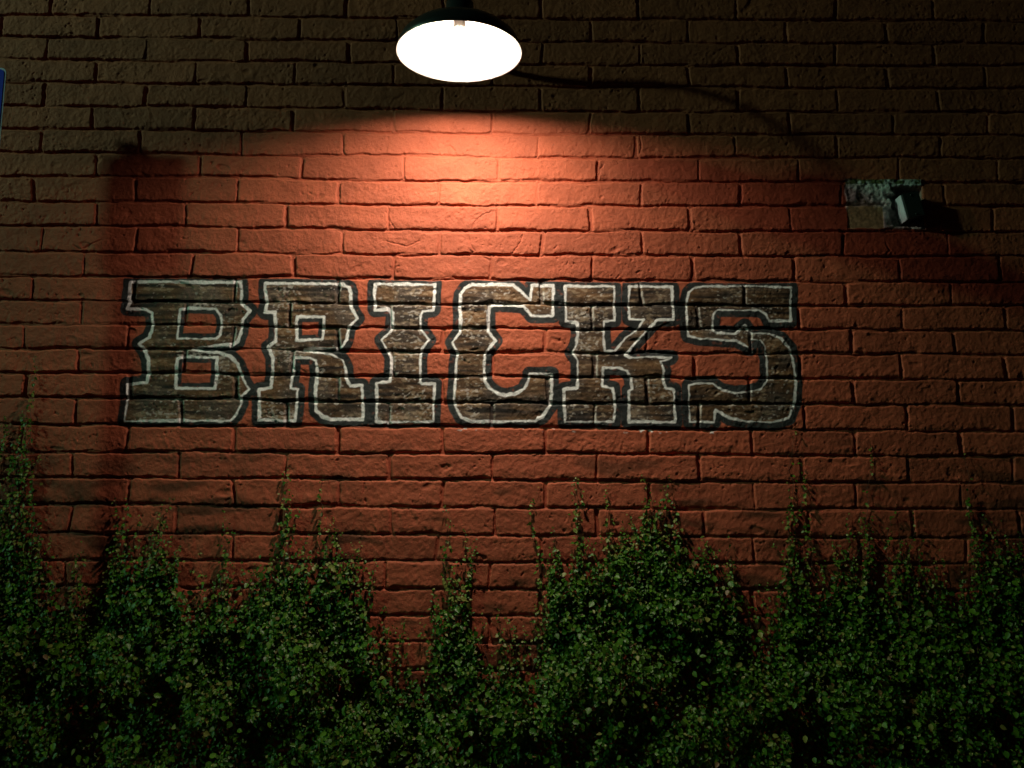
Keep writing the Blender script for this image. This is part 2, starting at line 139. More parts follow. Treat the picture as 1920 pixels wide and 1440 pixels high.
def simple_mat(name, color, rough=0.5, metal=0.0, scale=60, var=0.15, bump=0.1):
    m, nt, b = mat_new(name)
    tc = nt.nodes.new('ShaderNodeTexCoord')
    no = nt.nodes.new('ShaderNodeTexNoise'); no.inputs['Scale'].default_value = scale; no.inputs['Detail'].default_value = 6
    nt.links.new(tc.outputs['Object'], no.inputs['Vector'])
    mx = nt.nodes.new('ShaderNodeMix'); mx.data_type = 'RGBA'
    mx.inputs['A'].default_value = (*[c * (1 - var) for c in color], 1)
    mx.inputs['B'].default_value = (*[min(1, c * (1 + var)) for c in color], 1)
    nt.links.new(no.outputs['Fac'], mx.inputs['Factor'])
    nt.links.new(mx.outputs['Result'], b.inputs['Base Color'])
    bp = nt.nodes.new('ShaderNodeBump'); bp.inputs['Strength'].default_value = bump; bp.inputs['Distance'].default_value = 0.002
    nt.links.new(no.outputs['Fac'], bp.inputs['Height']); nt.links.new(bp.outputs[0], b.inputs['Normal'])
    b.inputs['Roughness'].default_value = rough; b.inputs['Metallic'].default_value = metal
    return m

def emit_mat(name, color, strength):
    m, nt, b = mat_new(name)
    b.inputs['Base Color'].default_value = (0.8, 0.8, 0.8, 1)
    b.inputs['Emission Color'].default_value = (*color, 1)
    b.inputs['Emission Strength'].default_value = strength
    return m

# wall paint: the colour of the paint comes from a per-vertex attribute, fine sandy texture from noise
m_wall, nt, b = mat_new('painted_slump_brick')
at = nt.nodes.new('ShaderNodeAttribute'); at.attribute_name = 'Col'
tc = nt.nodes.new('ShaderNodeTexCoord')
n1 = nt.nodes.new('ShaderNodeTexNoise'); n1.inputs['Scale'].default_value = 220; n1.inputs['Detail'].default_value = 8; n1.inputs['Roughness'].default_value = 0.65
n2 = nt.nodes.new('ShaderNodeTexNoise'); n2.inputs['Scale'].default_value = 9; n2.inputs['Detail'].default_value = 5
nt.links.new(tc.outputs['Object'], n1.inputs['Vector']); nt.links.new(tc.outputs['Object'], n2.inputs['Vector'])
mr = nt.nodes.new('ShaderNodeMapRange'); mr.inputs['From Min'].default_value = 0.3; mr.inputs['From Max'].default_value = 0.7
mr.inputs['To Min'].default_value = 0.84; mr.inputs['To Max'].default_value = 1.12
nt.links.new(n2.outputs['Fac'], mr.inputs['Value'])
mr2 = nt.nodes.new('ShaderNodeMapRange'); mr2.inputs['From Min'].default_value = 0.3; mr2.inputs['From Max'].default_value = 0.7
mr2.inputs['To Min'].default_value = 0.86; mr2.inputs['To Max'].default_value = 1.12
nt.links.new(n1.outputs['Fac'], mr2.inputs['Value'])
mm = nt.nodes.new('ShaderNodeMath'); mm.operation = 'MULTIPLY'
nt.links.new(mr.outputs[0], mm.inputs[0]); nt.links.new(mr2.outputs[0], mm.inputs[1])
vm = nt.nodes.new('ShaderNodeVectorMath'); vm.operation = 'SCALE'
nt.links.new(at.outputs['Color'], vm.inputs[0]); nt.links.new(mm.outputs[0], vm.inputs['Scale'])
nt.links.new(vm.outputs[0], b.inputs['Base Color'])
b.inputs['Roughness'].default_value = 0.72
b.inputs['Specular IOR Level'].default_value = 0.3
bp = nt.nodes.new('ShaderNodeBump'); bp.inputs['Strength'].default_value = 1.0; bp.inputs['Distance'].default_value = 0.0024
nt.links.new(n1.outputs['Fac'], bp.inputs['Height']); nt.links.new(bp.outputs[0], b.inputs['Normal'])

# ------------------------------------------------------------------ the wall as a real relief
def axis(*segs):
    out = []
    for a, b_, s in segs:
        n = max(1, int(round((b_ - a) / s))); out.append(np.linspace(a, b_, n, endpoint=False))
    out.append([segs[-1][1]])
    return np.concatenate(out)

xs = axis((-5.2, -1.62, 0.02), (-1.62, 2.98, 0.0025), (2.98, 6.2, 0.02))
zs = axis((-3.65, -3.06, 0.02), (-3.06, -1.95, 0.0036), (-1.95, 0.14, 0.0024), (0.14, 1.3, 0.02))
NX, NZ = len(xs), len(zs)

def _cub(t):
    t2 = t * t; t3 = t2 * t
    return [(1 - 3 * t + 3 * t2 - t3) / 6, (4 - 6 * t2 + 3 * t3) / 6, (1 + 3 * t + 3 * t2 - 3 * t3) / 6, t3 / 6]

def noise1(x, s, seed):
    r = np.random.default_rng(seed); G = r.standard_normal(4096) * 1.5
    u = np.asarray(x) / s + 2000; i = np.floor(u).astype(int); w = _cub(u - i)
    return sum(w[o] * G[(i + o) % 4096] for o in range(4))

def noise2(s, seed, sx=None, x=None, z=None):
    """smooth random field on the wall grid (rows z, columns x), spread about 1"""
    x = xs if x is None else x; z = zs if z is None else z
    sx = sx or s
    u = (x + 8) / sx; v = (z + 5) / s
    iu = np.floor(u).astype(int); iv = np.floor(v).astype(int)
    r = np.random.default_rng(seed)
    G = (r.standard_normal((iv.max() + 5, iu.max() + 5)) * 2.2).astype(np.float32)
    wu = _cub((u - iu).astype(np.float32)); wv = _cub((v - iv).astype(np.float32))
    A = sum(G[:, iu + o] * wu[o][None, :] for o in range(4))
    return sum(A[iv + o, :] * wv[o][:, None] for o in range(4))

def noise2p(x, z, s, seed):
    """same, at arbitrary points"""
    r = np.random.default_rng(seed); G = (r.standard_normal((512, 512)) * 2.2).astype(np.float32)
    u = x / s + 300; v = z / s + 300
    iu = np.floor(u).astype(int); iv = np.floor(v).astype(int)
    wu = _cub(u - iu); wv = _cub(v - iv); out = 0
    for a in range(4):
        for b_ in range(4):
            out = out + wu[a] * wv[b_] * G[(iv + b_) % 512, (iu + a) % 512]
    return out

def sstep(a, b_, x):
    t = np.clip((x - a) / (b_ - a), 0, 1); return t * t * (3 - 2 * t)

def bed(k):
    base = -0.1016 * k + noise1(xs, 0.12, 100 + k) * 0.0011 + noise1(xs, 0.03, 300 + k) * 0.0007
    if k in BEDS:
        p = sorted(BEDS[k]); px = [a for a, _ in p]; pz = [z_ + 0.1016 * k for _, z_ in p]
        base = base + np.interp(xs, px, pz)
    return base

def joints(k):
    if k in HEADS:
        d = {n: x for n, x in HEADS[k] if x is not None}
    else:
        d = {}
    par = k % 2; r = np.random.default_rng(900 + k); out = {}
    ns = [n for n in range(-30, 34) if (n - par) % 2 == 0]
    kn = sorted(d)
    for n in ns:
        if n in d: out[n] = d[n]
        elif kn:
            lo = [m for m in kn if m < n]; hi = [m for m in kn if m > n]
            if lo and hi: a, c = lo[-1], hi[0]; out[n] = d[a] + (d[c] - d[a]) * (n - a) / (c - a)
            elif lo: out[n] = d[lo[-1]] + 0.2032 * (n - lo[-1]) + r.normal() * 0.006
            else: out[n] = d[hi[0]] - 0.2032 * (hi[0] - n) + r.normal() * 0.006
        else: out[n] = 0.2032 * n + r.normal() * 0.006
    return [out[n] for n in ns]

XX = np.broadcast_to(xs[None, :], (NZ, NX))
ZZ = np.broadcast_to(zs[:, None], (NZ, NX))
DEPTH = 0.0085
Hh = np.zeros((NZ, NX), np.float32)          # relief height above the joint floor
DTm = np.full((NZ, NX), 1.0, np.float32); DLm = np.full((NZ, NX), 1.0, np.float32)
DEm = np.zeros((NZ, NX), np.float32); DBm = np.ones((NZ, NX), np.float32); TONE = np.ones((NZ, NX), np.float32)
wob = (noise2(0.016, 11) * 0.0009 + noise2(0.006, 12) * 0.0007).astype(np.float32)
wob2 = (noise2(0.02, 13) * 0.0010 + noise2(0.0065, 14) * 0.0008).astype(np.float32)
rb = np.random.default_rng(21)
lines = {k: bed(k) for k in range(-14, 38)}
for k in range(-13, 37):
    top, bot = lines[k - 1], lines[k]
    r0 = np.searchsorted(zs, bot.min()); r1 = np.searchsorted(zs, top.max())
    if r1 <= r0: continue
    z = zs[r0:r1, None]; m = (z < top[None]) & (z >= bot[None])
    js = np.array(joints(k)); slope = rb.normal(0, 0.05, len(js))
    zm = -0.1016 * (k - 0.5)
    jw = np.clip(rb.normal(0.0085, 0.003, len(js)), 0.003, 0.015)
    fillj = np.clip(rb.normal(0.12, 0.28, len(js)), 0, 0.9)
    near = (js > 0.15) & (js < 0.85) & (k in (5, 6, 7, 8, 9, 10))
    fillj[near] = np.clip(fillj[near] + 0.35, 0, 0.8)
    idx = np.clip(np.searchsorted(js, xs) - 1, 0, len(js) - 2)
    xl = js[idx][None] + slope[idx][None] * (z - zm); xr = js[idx + 1][None] + slope[idx + 1][None] * (z - zm)
    dl = xs[None] - xl - jw[idx][None] / 2 + wob[r0:r1]
    dr = xr - xs[None] - jw[idx + 1][None] / 2 + wob[r0:r1]
    jt = 0.0045 + 0.001 * noise1(xs, 0.07, 500 + k); jb = 0.0040 + 0.0016 * noise1(xs, 0.06, 600 + k)
    dt = top[None] - z - jt[None] + wob2[r0:r1]
    db = z - bot[None] - jb[None] + wob2[r0:r1]
    dx = np.minimum(dl, dr); dy = np.minimum(dt, db)
    cr = 0.011
    ax = np.maximum(cr - dx, 0); ay = np.maximum(cr - dy, 0)
    d = np.where((ax > 0) & (ay > 0), cr - np.sqrt(ax * ax + ay * ay), np.minimum(dx, dy))
    wid = np.where(db < dt, 0.0040 + 0.0085 * sstep(0.1, 2.0, noise1(xs, 0.055, 850 + k))[None], 0.0070)
    wid = np.where(dx < dy, 0.0055, wid)
    e = np.clip(d / wid, 0, 1)
    prof = 1 - (1 - e) ** 2.2
    nb = len(js)
    off = rb.normal(0, 0.0009, nb)[idx][None]; tx = rb.normal(0, 0.006, nb)[idx][None]; tz = rb.normal(0, 0.010, nb)[idx][None]
    xc = (js[idx] + js[idx + 1])[None] / 2
    face = DEPTH + off + tx * (xs[None] - xc) * 0.35 + tz * (z - zm)
    # slumped belly low on the brick
    sag = np.exp(-((z - bot[None] - 0.03) / 0.022) ** 2) * (0.0008 + 0.0007 * noise1(xs, 0.11, 700 + k)[None])
    face = face + sag
    # mortar left in the joint: floor rises in places, more in the head joints of some bricks
    bf = (sstep(0.3, 2.0, noise1(xs, 0.085, 800 + k)) * 0.8)[None]
    hf = np.where(dl < dr, fillj[idx][None], fillj[idx + 1][None])
    fl = np.where(dx < dy, hf, bf) * DEPTH * 0.9
    h = fl + (face - fl) * prof
    sub = Hh[r0:r1]; sub[m] = h[m]
    s = DTm[r0:r1]; s[m] = dt[m]
    s = DLm[r0:r1]; s[m] = dl[m]
    s = DEm[r0:r1]; s[m] = prof[m]
    s = DBm[r0:r1]; s[m] = db[m]
    tn = np.broadcast_to((1 + 0.07 * rb.standard_normal(nb).clip(-1.8, 1.8))[idx][None], m.shape); s = TONE[r0:r1]; s[m] = tn[m]

# rough sandy face, dents and diagonal drag creases
ca, sa = math.cos(0.6), math.sin(0.6)
fine = noise2(0.05, 31) * 0.00035 + noise2(0.018, 32) * 0.00033 + noise2(0.0085, 33) * 0.00027 + noise2(0.0054, 34) * 0.00027
xr_ = XX * ca + ZZ * sa; zr_ = -XX * sa + ZZ * ca
crs = noise2p(xr_ / 2.2, zr_, 0.011, 35)
amt = sstep(0.2, 1.6, noise2(0.09, 36, sx=0.16))
fine = fine * (1 + 0.8 * np.exp(-np.maximum(DBm, 0) / 0.014))
fine = fine + crs * amt * 0.00030
patch = sstep(0.6, 1.8, noise2(0.05, 37, sx=0.12))
fine = fine + patch * (noise2(0.006, 38) * 0.0004 + noise2(0.012, 39) * 0.00035)
pits = -sstep(1.7, 2.6, noise2(0.0065, 40)) * 0.0026 * sstep(-0.4, 1.2, noise2(0.07, 41))
chip = -sstep(2.1, 3.2, noise2(0.022, 42, sx=0.035)) * 0.0035
wave = noise2(0.35, 43) * 0.0009
Hh = Hh + (fine + pits + chip) * (0.35 + 0.65 * DEm) + wave
del xr_, zr_, crs

def poly_sdf(P, polys):
    """distance to the outline and even-odd inside test of a set of closed polygons"""
    dmin = np.full(len(P), 1e9); ins = np.zeros(len(P), bool)
    for poly in polys:
        A = np.array(poly); B = np.roll(A, -1, 0)
        for a, b_ in zip(A, B):
            ab = b_ - a; L = ab @ ab
            if L < 1e-12: continue
            t = np.clip(((P - a) @ ab) / L, 0, 1)
            q = P - a - t[:, None] * ab
            dmin = np.minimum(dmin, np.einsum('ij,ij->i', q, q))
            c = ((a[1] > P[:, 1]) != (b_[1] > P[:, 1])) & (P[:, 0] < (b_[0] - a[0]) * (P[:, 1] - a[1]) / (b_[1] - a[1] + 1e-15) + a[0])
            ins ^= c
    return np.sqrt(dmin), ins

def window(x0, x1, z0, z1):
    return np.searchsorted(zs, z0), np.searchsorted(zs, z1), np.searchsorted(xs, x0), np.searchsorted(xs, x1)

# cracks and broken corners
for line in CRACKS:
    L = np.array(line)
    i0, i1, j0, j1 = window(L[:, 0].min() - .02, L[:, 0].max() + .02, L[:, 1].min() - .02, L[:, 1].max() + .02)
    P = np.stack([XX[i0:i1, j0:j1].ravel(), ZZ[i0:i1, j0:j1].ravel()], 1)
    P = P + np.stack([noise2p(P[:, 0], P[:, 1], 0.008, 51), noise2p(P[:, 0], P[:, 1], 0.008, 52)], 1) * 0.0012
    dm = np.full(len(P), 1e9)
    for a, b_ in zip(L[:-1], L[1:]):
        ab = b_ - a; t = np.clip(((P - a) @ ab) / (ab @ ab), 0, 1)
        q = P - a - t[:, None] * ab; dm = np.minimum(dm, np.einsum('ij,ij->i', q, q))
    dm = np.sqrt(dm).reshape(i1 - i0, j1 - j0)
    Hh[i0:i1, j0:j1] -= 0.0038 * np.exp(-(dm / 0.0028) ** 2) * DEm[i0:i1, j0:j1]

# ---- paint colours
RED = np.array([0.43, 0.100, 0.044])
col = np.empty((NZ, NX, 3), np.float32); col[:] = RED
v = 1 + 0.05 * noise2(0.2, 61, sx=0.4)
# dust and algae stains low on the wall
st = sstep(0.4, 1.9, noise2(0.022, 62, sx=0.09) + 0.7 * noise2(0.2, 63)) * sstep(-1.6, -2.0, ZZ) * 0.62
col *= (v * TONE * (1 - st))[..., None]
col[..., 1] += st * 0.012
# a little paint worn thin on high spots
wn_ = sstep(2.3, 3.2, noise2(0.008, 64)) * 0.25
col = col * (1 - wn_[..., None]) + np.array([0.30, 0.13, 0.08]) * wn_[..., None]
label = np.zeros((NZ, NX), np.int8)

BLACK = np.array([0.023, 0.027, 0.026]); WHITE = np.array([0.90, 0.90, 0.86])
top11, bot17 = lines[11], lines[17]
halo_cov = np.zeros((NZ, NX), np.float32); best = np.full((NZ, NX), 1e9, np.float32)
lay = []
for li, (ch, polys) in enumerate(LETTERS):
    A = np.concatenate([np.array(p) for p in polys])
    i0, i1, j0, j1 = window(A[:, 0].min() - .05, A[:, 0].max() + .05, A[:, 1].min() - .05, A[:, 1].max() + .05)
    P = np.stack([XX[i0:i1, j0:j1].ravel(), ZZ[i0:i1, j0:j1].ravel()], 1).astype(float)
    P[:, 0] += noise2p(P[:, 0], P[:, 1], 0.03, 71) * 0.0008 + noise2p(P[:, 0], P[:, 1], 0.008, 73) * 0.00035
    P[:, 1] += noise2p(P[:, 0], P[:, 1], 0.03, 72) * 0.0008 + noise2p(P[:, 0], P[:, 1], 0.008, 74) * 0.00035
    D, ins = poly_sdf(P, polys)
    hole = np.zeros(len(P), bool)
    for hp in polys[1:]: hole |= poly_sdf(P, [hp])[1]
    sh = (i1 - i0, j1 - j0)
    D = D.reshape(sh); ins = ins.reshape(sh); hole = hole.reshape(sh)
    rim = np.where(hole, 0.022, 0.0295)
    z = ZZ[i0:i1, j0:j1]
    hc = np.clip(0.5 + (rim - D) / 0.003, 0, 1)
    hc = hc * np.clip((top11[None, j0:j1] - 0.004 - z) / 0.004, 0, 1) * np.clip((z - bot17[None, j0:j1] + 0.004) / 0.004, 0, 1)
    hc = np.where(ins, 1, hc)
    lay.append((li, i0, i1, j0, j1, D, ins, hc))
    np.maximum(halo_cov[i0:i1, j0:j1], hc, out=halo_cov[i0:i1, j0:j1])
    bb = best[i0:i1, j0:j1]; lb = label[i0:i1, j0:j1]
    m = (hc > 0.5) & (D < bb); lb[m] = 1 + 3 * li; bb[m] = D[m]
hv = (halo_cov * (1 - 0.25 * sstep(1.2, 2.6, noise2(0.008, 75)) ))[..., None]
blk = BLACK * (1 + 0.25 * noise2(0.04, 76)[..., None].clip(-1.5, 1.5))
col = col * (1 - hv) + blk * hv
hstreak = noise2(0.006, 81, sx=0.07); hs2 = noise2(0.018, 82, sx=0.12); big = noise2(0.05, 83)
spk = noise2(0.0042, 84, sx=0.006); spk2 = noise2(0.0045, 85, sx=0.010); reg = noise2(0.045, 86, sx=0.06); warm = noise2(0.07, 87)
for li, i0, i1, j0, j1, D, ins, hc in lay:
    s_ = (slice(i0, i1), slice(j0, j1)); c = col[s_]
    BR = np.array([0.110, 0.058, 0.025]); GR = np.array([0.085, 0.060, 0.042])
    t = sstep(-1, 1.4, big[s_] - 0.35 * warm[s_])[..., None]
    base = BR * (1 - t) + GR * t
    base = base * (1 + 0.34 * hstreak[s_] + 0.18 * hs2[s_]).clip(0.15, 2.0)[..., None]
    tan = (sstep(0.6, 1.7, spk2[s_] + 0.45 * reg[s_] + 0.5 * hstreak[s_]) * 0.42)[..., None]
    base = base * (1 - tan) + np.array([0.44, 0.33, 0.21]) * tan
    edge = np.exp(-((DTm[s_] - 0.006) / 0.006) ** 2)
    wsp = (sstep(1.4, 2.3, spk[s_] + 0.55 * reg[s_] + 1.0 * edge) * 0.5)[..., None]
    base = base * (1 - wsp) + np.array([0.62, 0.57, 0.50]) * wsp
    # brushed light line on the right of the upright joints, dark line in the joint
    hl = np.exp(-((DLm[s_] - 0.005) / 0.0035) ** 2) * sstep(-1.2, 1.0, noise2(0.02, 88)[s_] + spk[s_] * 0.5) * 0.75
    base = base * (1 - hl[..., None]) + np.array([0.66, 0.62, 0.54]) * hl[..., None]
    jd = (1 - sstep(0.0, 0.5, DEm[s_]))[..., None] * 0.4
    base = base * (1 - jd) + BLACK * jd
    fa = (np.clip(0.5 + D / 0.0025, 0, 1) * ins + (1 - ins) * 0)[..., None]
    c[:] = c * (1 - fa) + base * fa
    hw = (0.0054 if li < 4 else 0.0042) + 0.0010 * noise2(0.05, 90 + li)[s_] + 0.0008 * noise2(0.008, 190)[s_]
    wl_ = np.clip(0.5 + (hw - D) / 0.0024, 0, 1)
    brush = 1 - 0.6 * sstep(1.9, 2.9, spk[s_] + 0.5 * noise2(0.03, 97)[s_]) - 0.15 * (1 - sstep(0.0, 0.35, DEm[s_]))
    if ch == 'C' or True:
        wl_ = wl_ * np.clip(brush, 0, 1)
    c[:] = c * (1 - wl_[..., None]) + WHITE * wl_[..., None]
    lb = label[s_]
    lb[ins] = 2 + 3 * li
    lb[(D < hw) & (hc > 0.01)] = 3 + 3 * li
# stray white brush flicks on the bricks just below the lettering
zfl = sstep(0.012, 0.003, np.abs(ZZ - lines[17][None] + 0.010)) * ((XX > 0.35) & (XX < 1.7))
fl = sstep(1.9, 2.7, noise2(0.004, 98, sx=0.008) + 0.9 * noise2(0.02, 99, sx=0.05)) * zfl * 0.7
col = col * (1 - fl[..., None]) + WHITE * fl[..., None]

# ---- broken-out patch where a brick face is missing
HP = np.array(HOLE)
i0, i1, j0, j1 = window(HP[:, 0].min() - .03, HP[:, 0].max() + .03, HP[:, 1].min() - .03, HP[:, 1].max() + .03)
P = np.stack([XX[i0:i1, j0:j1].ravel(), ZZ[i0:i1, j0:j1].ravel()], 1).astype(float)
P[:, 0] += noise2p(P[:, 0], P[:, 1], 0.014, 111) * 0.0015; P[:, 1] += noise2p(P[:, 0], P[:, 1], 0.014, 112) * 0.0015
D, ins = poly_sdf(P, [HOLE]); sh = (i1 - i0, j1 - j0)
sd = np.where(ins, D, -D).reshape(sh)
s_ = (slice(i0, i1), slice(j0, j1))
uu = (XX[s_] - HP[0, 0]) / (HP[1, 0] - HP[0, 0]); vv = (HP[0, 1] - ZZ[s_]) / (HP[0, 1] - HP[3, 1])
k_in = sstep(-0.002, 0.004, sd)
lump = noise2(0.02, 113)[s_] * 0.0035 + noise2(0.008, 114)[s_] * 0.0022 + noise2(0.0052, 115)[s_] * 0.0012
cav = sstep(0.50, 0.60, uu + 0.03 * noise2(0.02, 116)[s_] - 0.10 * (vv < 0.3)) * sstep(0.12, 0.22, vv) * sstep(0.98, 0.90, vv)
flat = sstep(0.50, 0.58, vv + 0.02 * noise2(0.02, 117)[s_]) * (uu < 0.48)
hin = 0.0065 + 0.5 * lump * (1 - 0.75 * flat) + 0.003 * (1 - flat) - 0.034 * cav
hin = hin - 0.008 * np.exp(-((vv - 0.52) / 0.03) ** 2) * (uu < 0.75)
Hh[s_] = Hh[s_] * (1 - k_in) + hin * k_in
grey = np.array([0.80, 0.76, 0.70]); moss = np.array([0.13, 0.14, 0.05]); olive = np.array([0.60, 0.50, 0.24])
ms = sstep(0.0, 1.3, noise2(0.022, 118)[s_] + 0.5 * noise2(0.008, 119)[s_] + 1.5 * (vv < 0.10) - 0.75)[..., None]
pc = grey * (1 - ms) + moss * ms
pc = pc * (1 - flat[..., None]) + olive * flat[..., None]
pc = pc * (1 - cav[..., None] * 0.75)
wt = (sstep(0.8, 0.95, uu + 0.02 * noise2(0.01, 120)[s_]) * sstep(0.80, 0.9, vv) + 0.8 * np.exp(-((uu - 0.03) / 0.03) ** 2) * sstep(0.2, 1.5, noise2(0.02, 121)[s_])
      + 0.8 * np.exp(-((uu - 0.985) / 0.012) ** 2) * (vv < 0.6) + 0.6 * sstep(0.7, 1.8, noise2(0.01, 122)[s_]) * (np.abs(vv - 0.02) < 0.04)).clip(0, 1)[..., None]
pc = pc * (1 - wt) + np.array([0.85, 0.80, 0.72]) * wt
pc = pc * (1 + 0.16 * noise2(0.006, 123)[s_][..., None].clip(-2, 2))
col[s_] = col[s_] * (1 - k_in[..., None]) + pc * k_in[..., None]
lb = label[s_]; lb[sd > 0] = 30
col = col.clip(0.004, 0.9)

Yw = (DEPTH - Hh)                                        # toward the street is -y
Vg = np.stack([XX, Yw, ZZ + H0], -1).reshape(-1, 3).astype(np.float32)
colf = col.reshape(-1, 3)
ids = np.arange(NZ * NX, dtype=np.int32).reshape(NZ, NX)
quads = np.stack([ids[:-1, :-1], ids[:-1, 1:], ids[1:, 1:], ids[1:, :-1]], -1).reshape(-1, 4)
fl_ = label[:-1, :-1].reshape(-1)

wall = thing('brick_wall', 'long slump brick wall painted orange red behind the ivy', 'wall', (0, 0, 0))
def part_of_wall(lab, name, parent, text=None):
    q = quads[fl_ == lab]
    if not len(q): return None
    u, inv = np.unique(q, return_inverse=True)
    o = mesh_np(name, Vg[u], inv.reshape(-1, 4), m_wall, parent, colf[u])
    if text: o['label'] = text
    return o
part_of_wall(0, 'brickwork', wall)
for li, (ch, _) in enumerate(LETTERS):
    p = part_of_wall(1 + 3 * li, 'painted_letter', wall, 'letter %s in wood brown with white outline and black surround' % ch)
    part_of_wall(2 + 3 * li, 'letter_face', p)
    part_of_wall(3 + 3 * li, 'white_outline', p)
part_of_wall(30, 'broken_patch', wall, 'bare mortar patch with moss where the brick face is missing')
# body of the wall behind the relief, and a flat coping
m_core = simple_mat('brick_core', (0.40, 0.115, 0.06), 0.85)
bm = bmesh.new(); box(bm, ((xs[0] + xs[-1]) / 2, 0.17, (1.3 + H0) / 2), (xs[-1] - xs[0] - 0.01, 0.2, 1.3 + H0))
bm_obj('wall_core', bm, m_core, wall)
bm = bmesh.new(); box(bm, ((xs[0] + xs[-1]) / 2, 0.12, 1.3 + H0 + 0.03), (xs[-1] - xs[0] + 0.04, 0.36, 0.06))
bm_obj('coping', bm, simple_mat('coping_concrete', (0.3, 0.29, 0.27), 0.9), wall, bevel=0.006)

# ------------------------------------------------------------------ ground
def grid_plane(name, x0, x1, y0, y1, z, mat):
    bm = bmesh.new()
    vs = [bm.verts.new(p) for p in ((x0, y0, z), (x1, y0, z), (x1, y1, z), (x0, y1, z))]
    bm.faces.new(vs); o = bm_obj(name, bm, mat); o['kind'] = 'structure'; return o
m_asph = simple_mat('asphalt', (0.05, 0.05, 0.05), 0.9, scale=150, var=0.35, bump=0.6)
m_soil = simple_mat('soil', (0.07, 0.05, 0.035), 0.95, scale=40, var=0.4, bump=1.0)
grid_plane('ground', -120, 120, -120, 120, -0.004, m_asph)
grid_plane('planting_bed', -5.2, 6.2, -0.62, 0.05, 0.03, m_soil)
bm = bmesh.new(); box(bm, (0.5, -0.68, 0.065), (11.4, 0.12, 0.15))
o = bm_obj('kerb', bm, simple_mat('kerb_concrete', (0.3, 0.29, 0.27), 0.9), bevel=0.01); o['kind'] = 'structure'

# ------------------------------------------------------------------ gooseneck wall lamp
LX, LD, LZ = 0.490, 0.44, H0 - 0.3935
lamp = thing('wall_lamp', 'lit gooseneck barn lamp with round white lined shade above the lettering', 'wall lamp', (LX, -LD, LZ))
m_shade = simple_mat('shade_enamel', (0.02, 0.018, 0.018), 0.35, scale=30)
m_inner = simple_mat('white_enamel', (0.86, 0.84, 0.78), 0.4, scale=25, var=0.03)
m_metal = simple_mat('lamp_iron', (0.03, 0.028, 0.026), 0.45, 0.6)
outer = [(0.2285, 0.000), (0.2300, 0.004), (0.225, 0.020), (0.212, 0.048), (0.180, 0.078), (0.135, 0.103), (0.090, 0.120), (0.062, 0.132), (0.052, 0.150), (0.050, 0.195), (0.034, 0.205), (0.016, 0.208)]
bm = bmesh.new(); lathe(bm, outer, 96); bm_obj('shade', bm, m_shade, lamp, True)
inner = [(0.2283, 0.0002), (0.2240, 0.005), (0.220, 0.020), (0.207, 0.046), (0.176, 0.075), (0.132, 0.099), (0.088, 0.115), (0.050, 0.122), (0.022, 0.124), (0.0005, 0.1242)]
bm = bmesh.new(); lathe(bm, inner, 96); bm_obj('reflector', bm, m_inner, lamp, True)
bm = bmesh.new(); lathe(bm, [(0.0005, 0.122), (0.021, 0.1215), (0.023, 0.095), (0.021, 0.088), (0.0005, 0.0875)], 24); bm_obj('socket', bm, simple_mat('porcelain', (0.7, 0.68, 0.62), 0.3), lamp, True)
br = 0.033
pr = [(0.0005, 0.0415), (0.012, 0.0418), (0.022, 0.0428), (0.0325, 0.0450)]
bm = bmesh.new(); lathe(bm, pr, 24); bulb = bm_obj('bulb', bm, emit_mat('bulb_glow', BULB_COLOR, BULB_STRENGTH), lamp, True)
bm = bmesh.new(); lathe(bm, [(0.0325, 0.0450), (0.0335, 0.0340), (0.0345, 0.0340), (0.0345, 0.054), (0.032, 0.064), (0.027, 0.075), (0.019, 0.086), (0.017, 0.095)], 24)
bm_obj('bulb_body', bm, emit_mat('bulb_frosted', BULB_COLOR, BODY_STRENGTH), bulb, True)
# arm: from the wall plate up, out and down into the shade (local coordinates)
ctrl = [(0, LD - d_, z_) for d_, z_ in ((0.012, 0.21), (0.06, 0.215), (0.13, 0.25), (0.20, 0.318), (0.24, 0.36), (0.285, 0.387), (0.335, 0.390), (0.38, 0.355), (0.418, 0.30), (0.437, 0.25), (0.44, 0.205))]
def smooth_path(pts, n=6):
    pts = [Vector(p) for p in pts]; out = []
    for i in range(len(pts) - 1):
        p0, p1, p2, p3 = pts[max(i - 1, 0)], pts[i], pts[i + 1], pts[min(i + 2, len(pts) - 1)]
        for j in range(n):
            t = j / n
            out.append(0.5 * ((2 * p1) + (p2 - p0) * t + (2 * p0 - 5 * p1 + 4 * p2 - p3) * t * t + (3 * p1 - p0 - 3 * p2 + p3) * t ** 3))
    out.append(pts[-1]); return out
bm = bmesh.new(); tube(bm, smooth_path(ctrl), 0.0125, 14); bm_obj('gooseneck_arm', bm, m_metal, lamp, True)
bm = bmesh.new()
bmesh.ops.create_cone(bm, cap_ends=True, segments=32, radius1=0.062, radius2=0.055, depth=0.022, matrix=Matrix.Translation((0, LD - 0.011, 0.21)) @ Matrix.Rotation(math.pi / 2, 4, 'X'))
bm_obj('wall_plate', bm, m_metal, lamp, True)

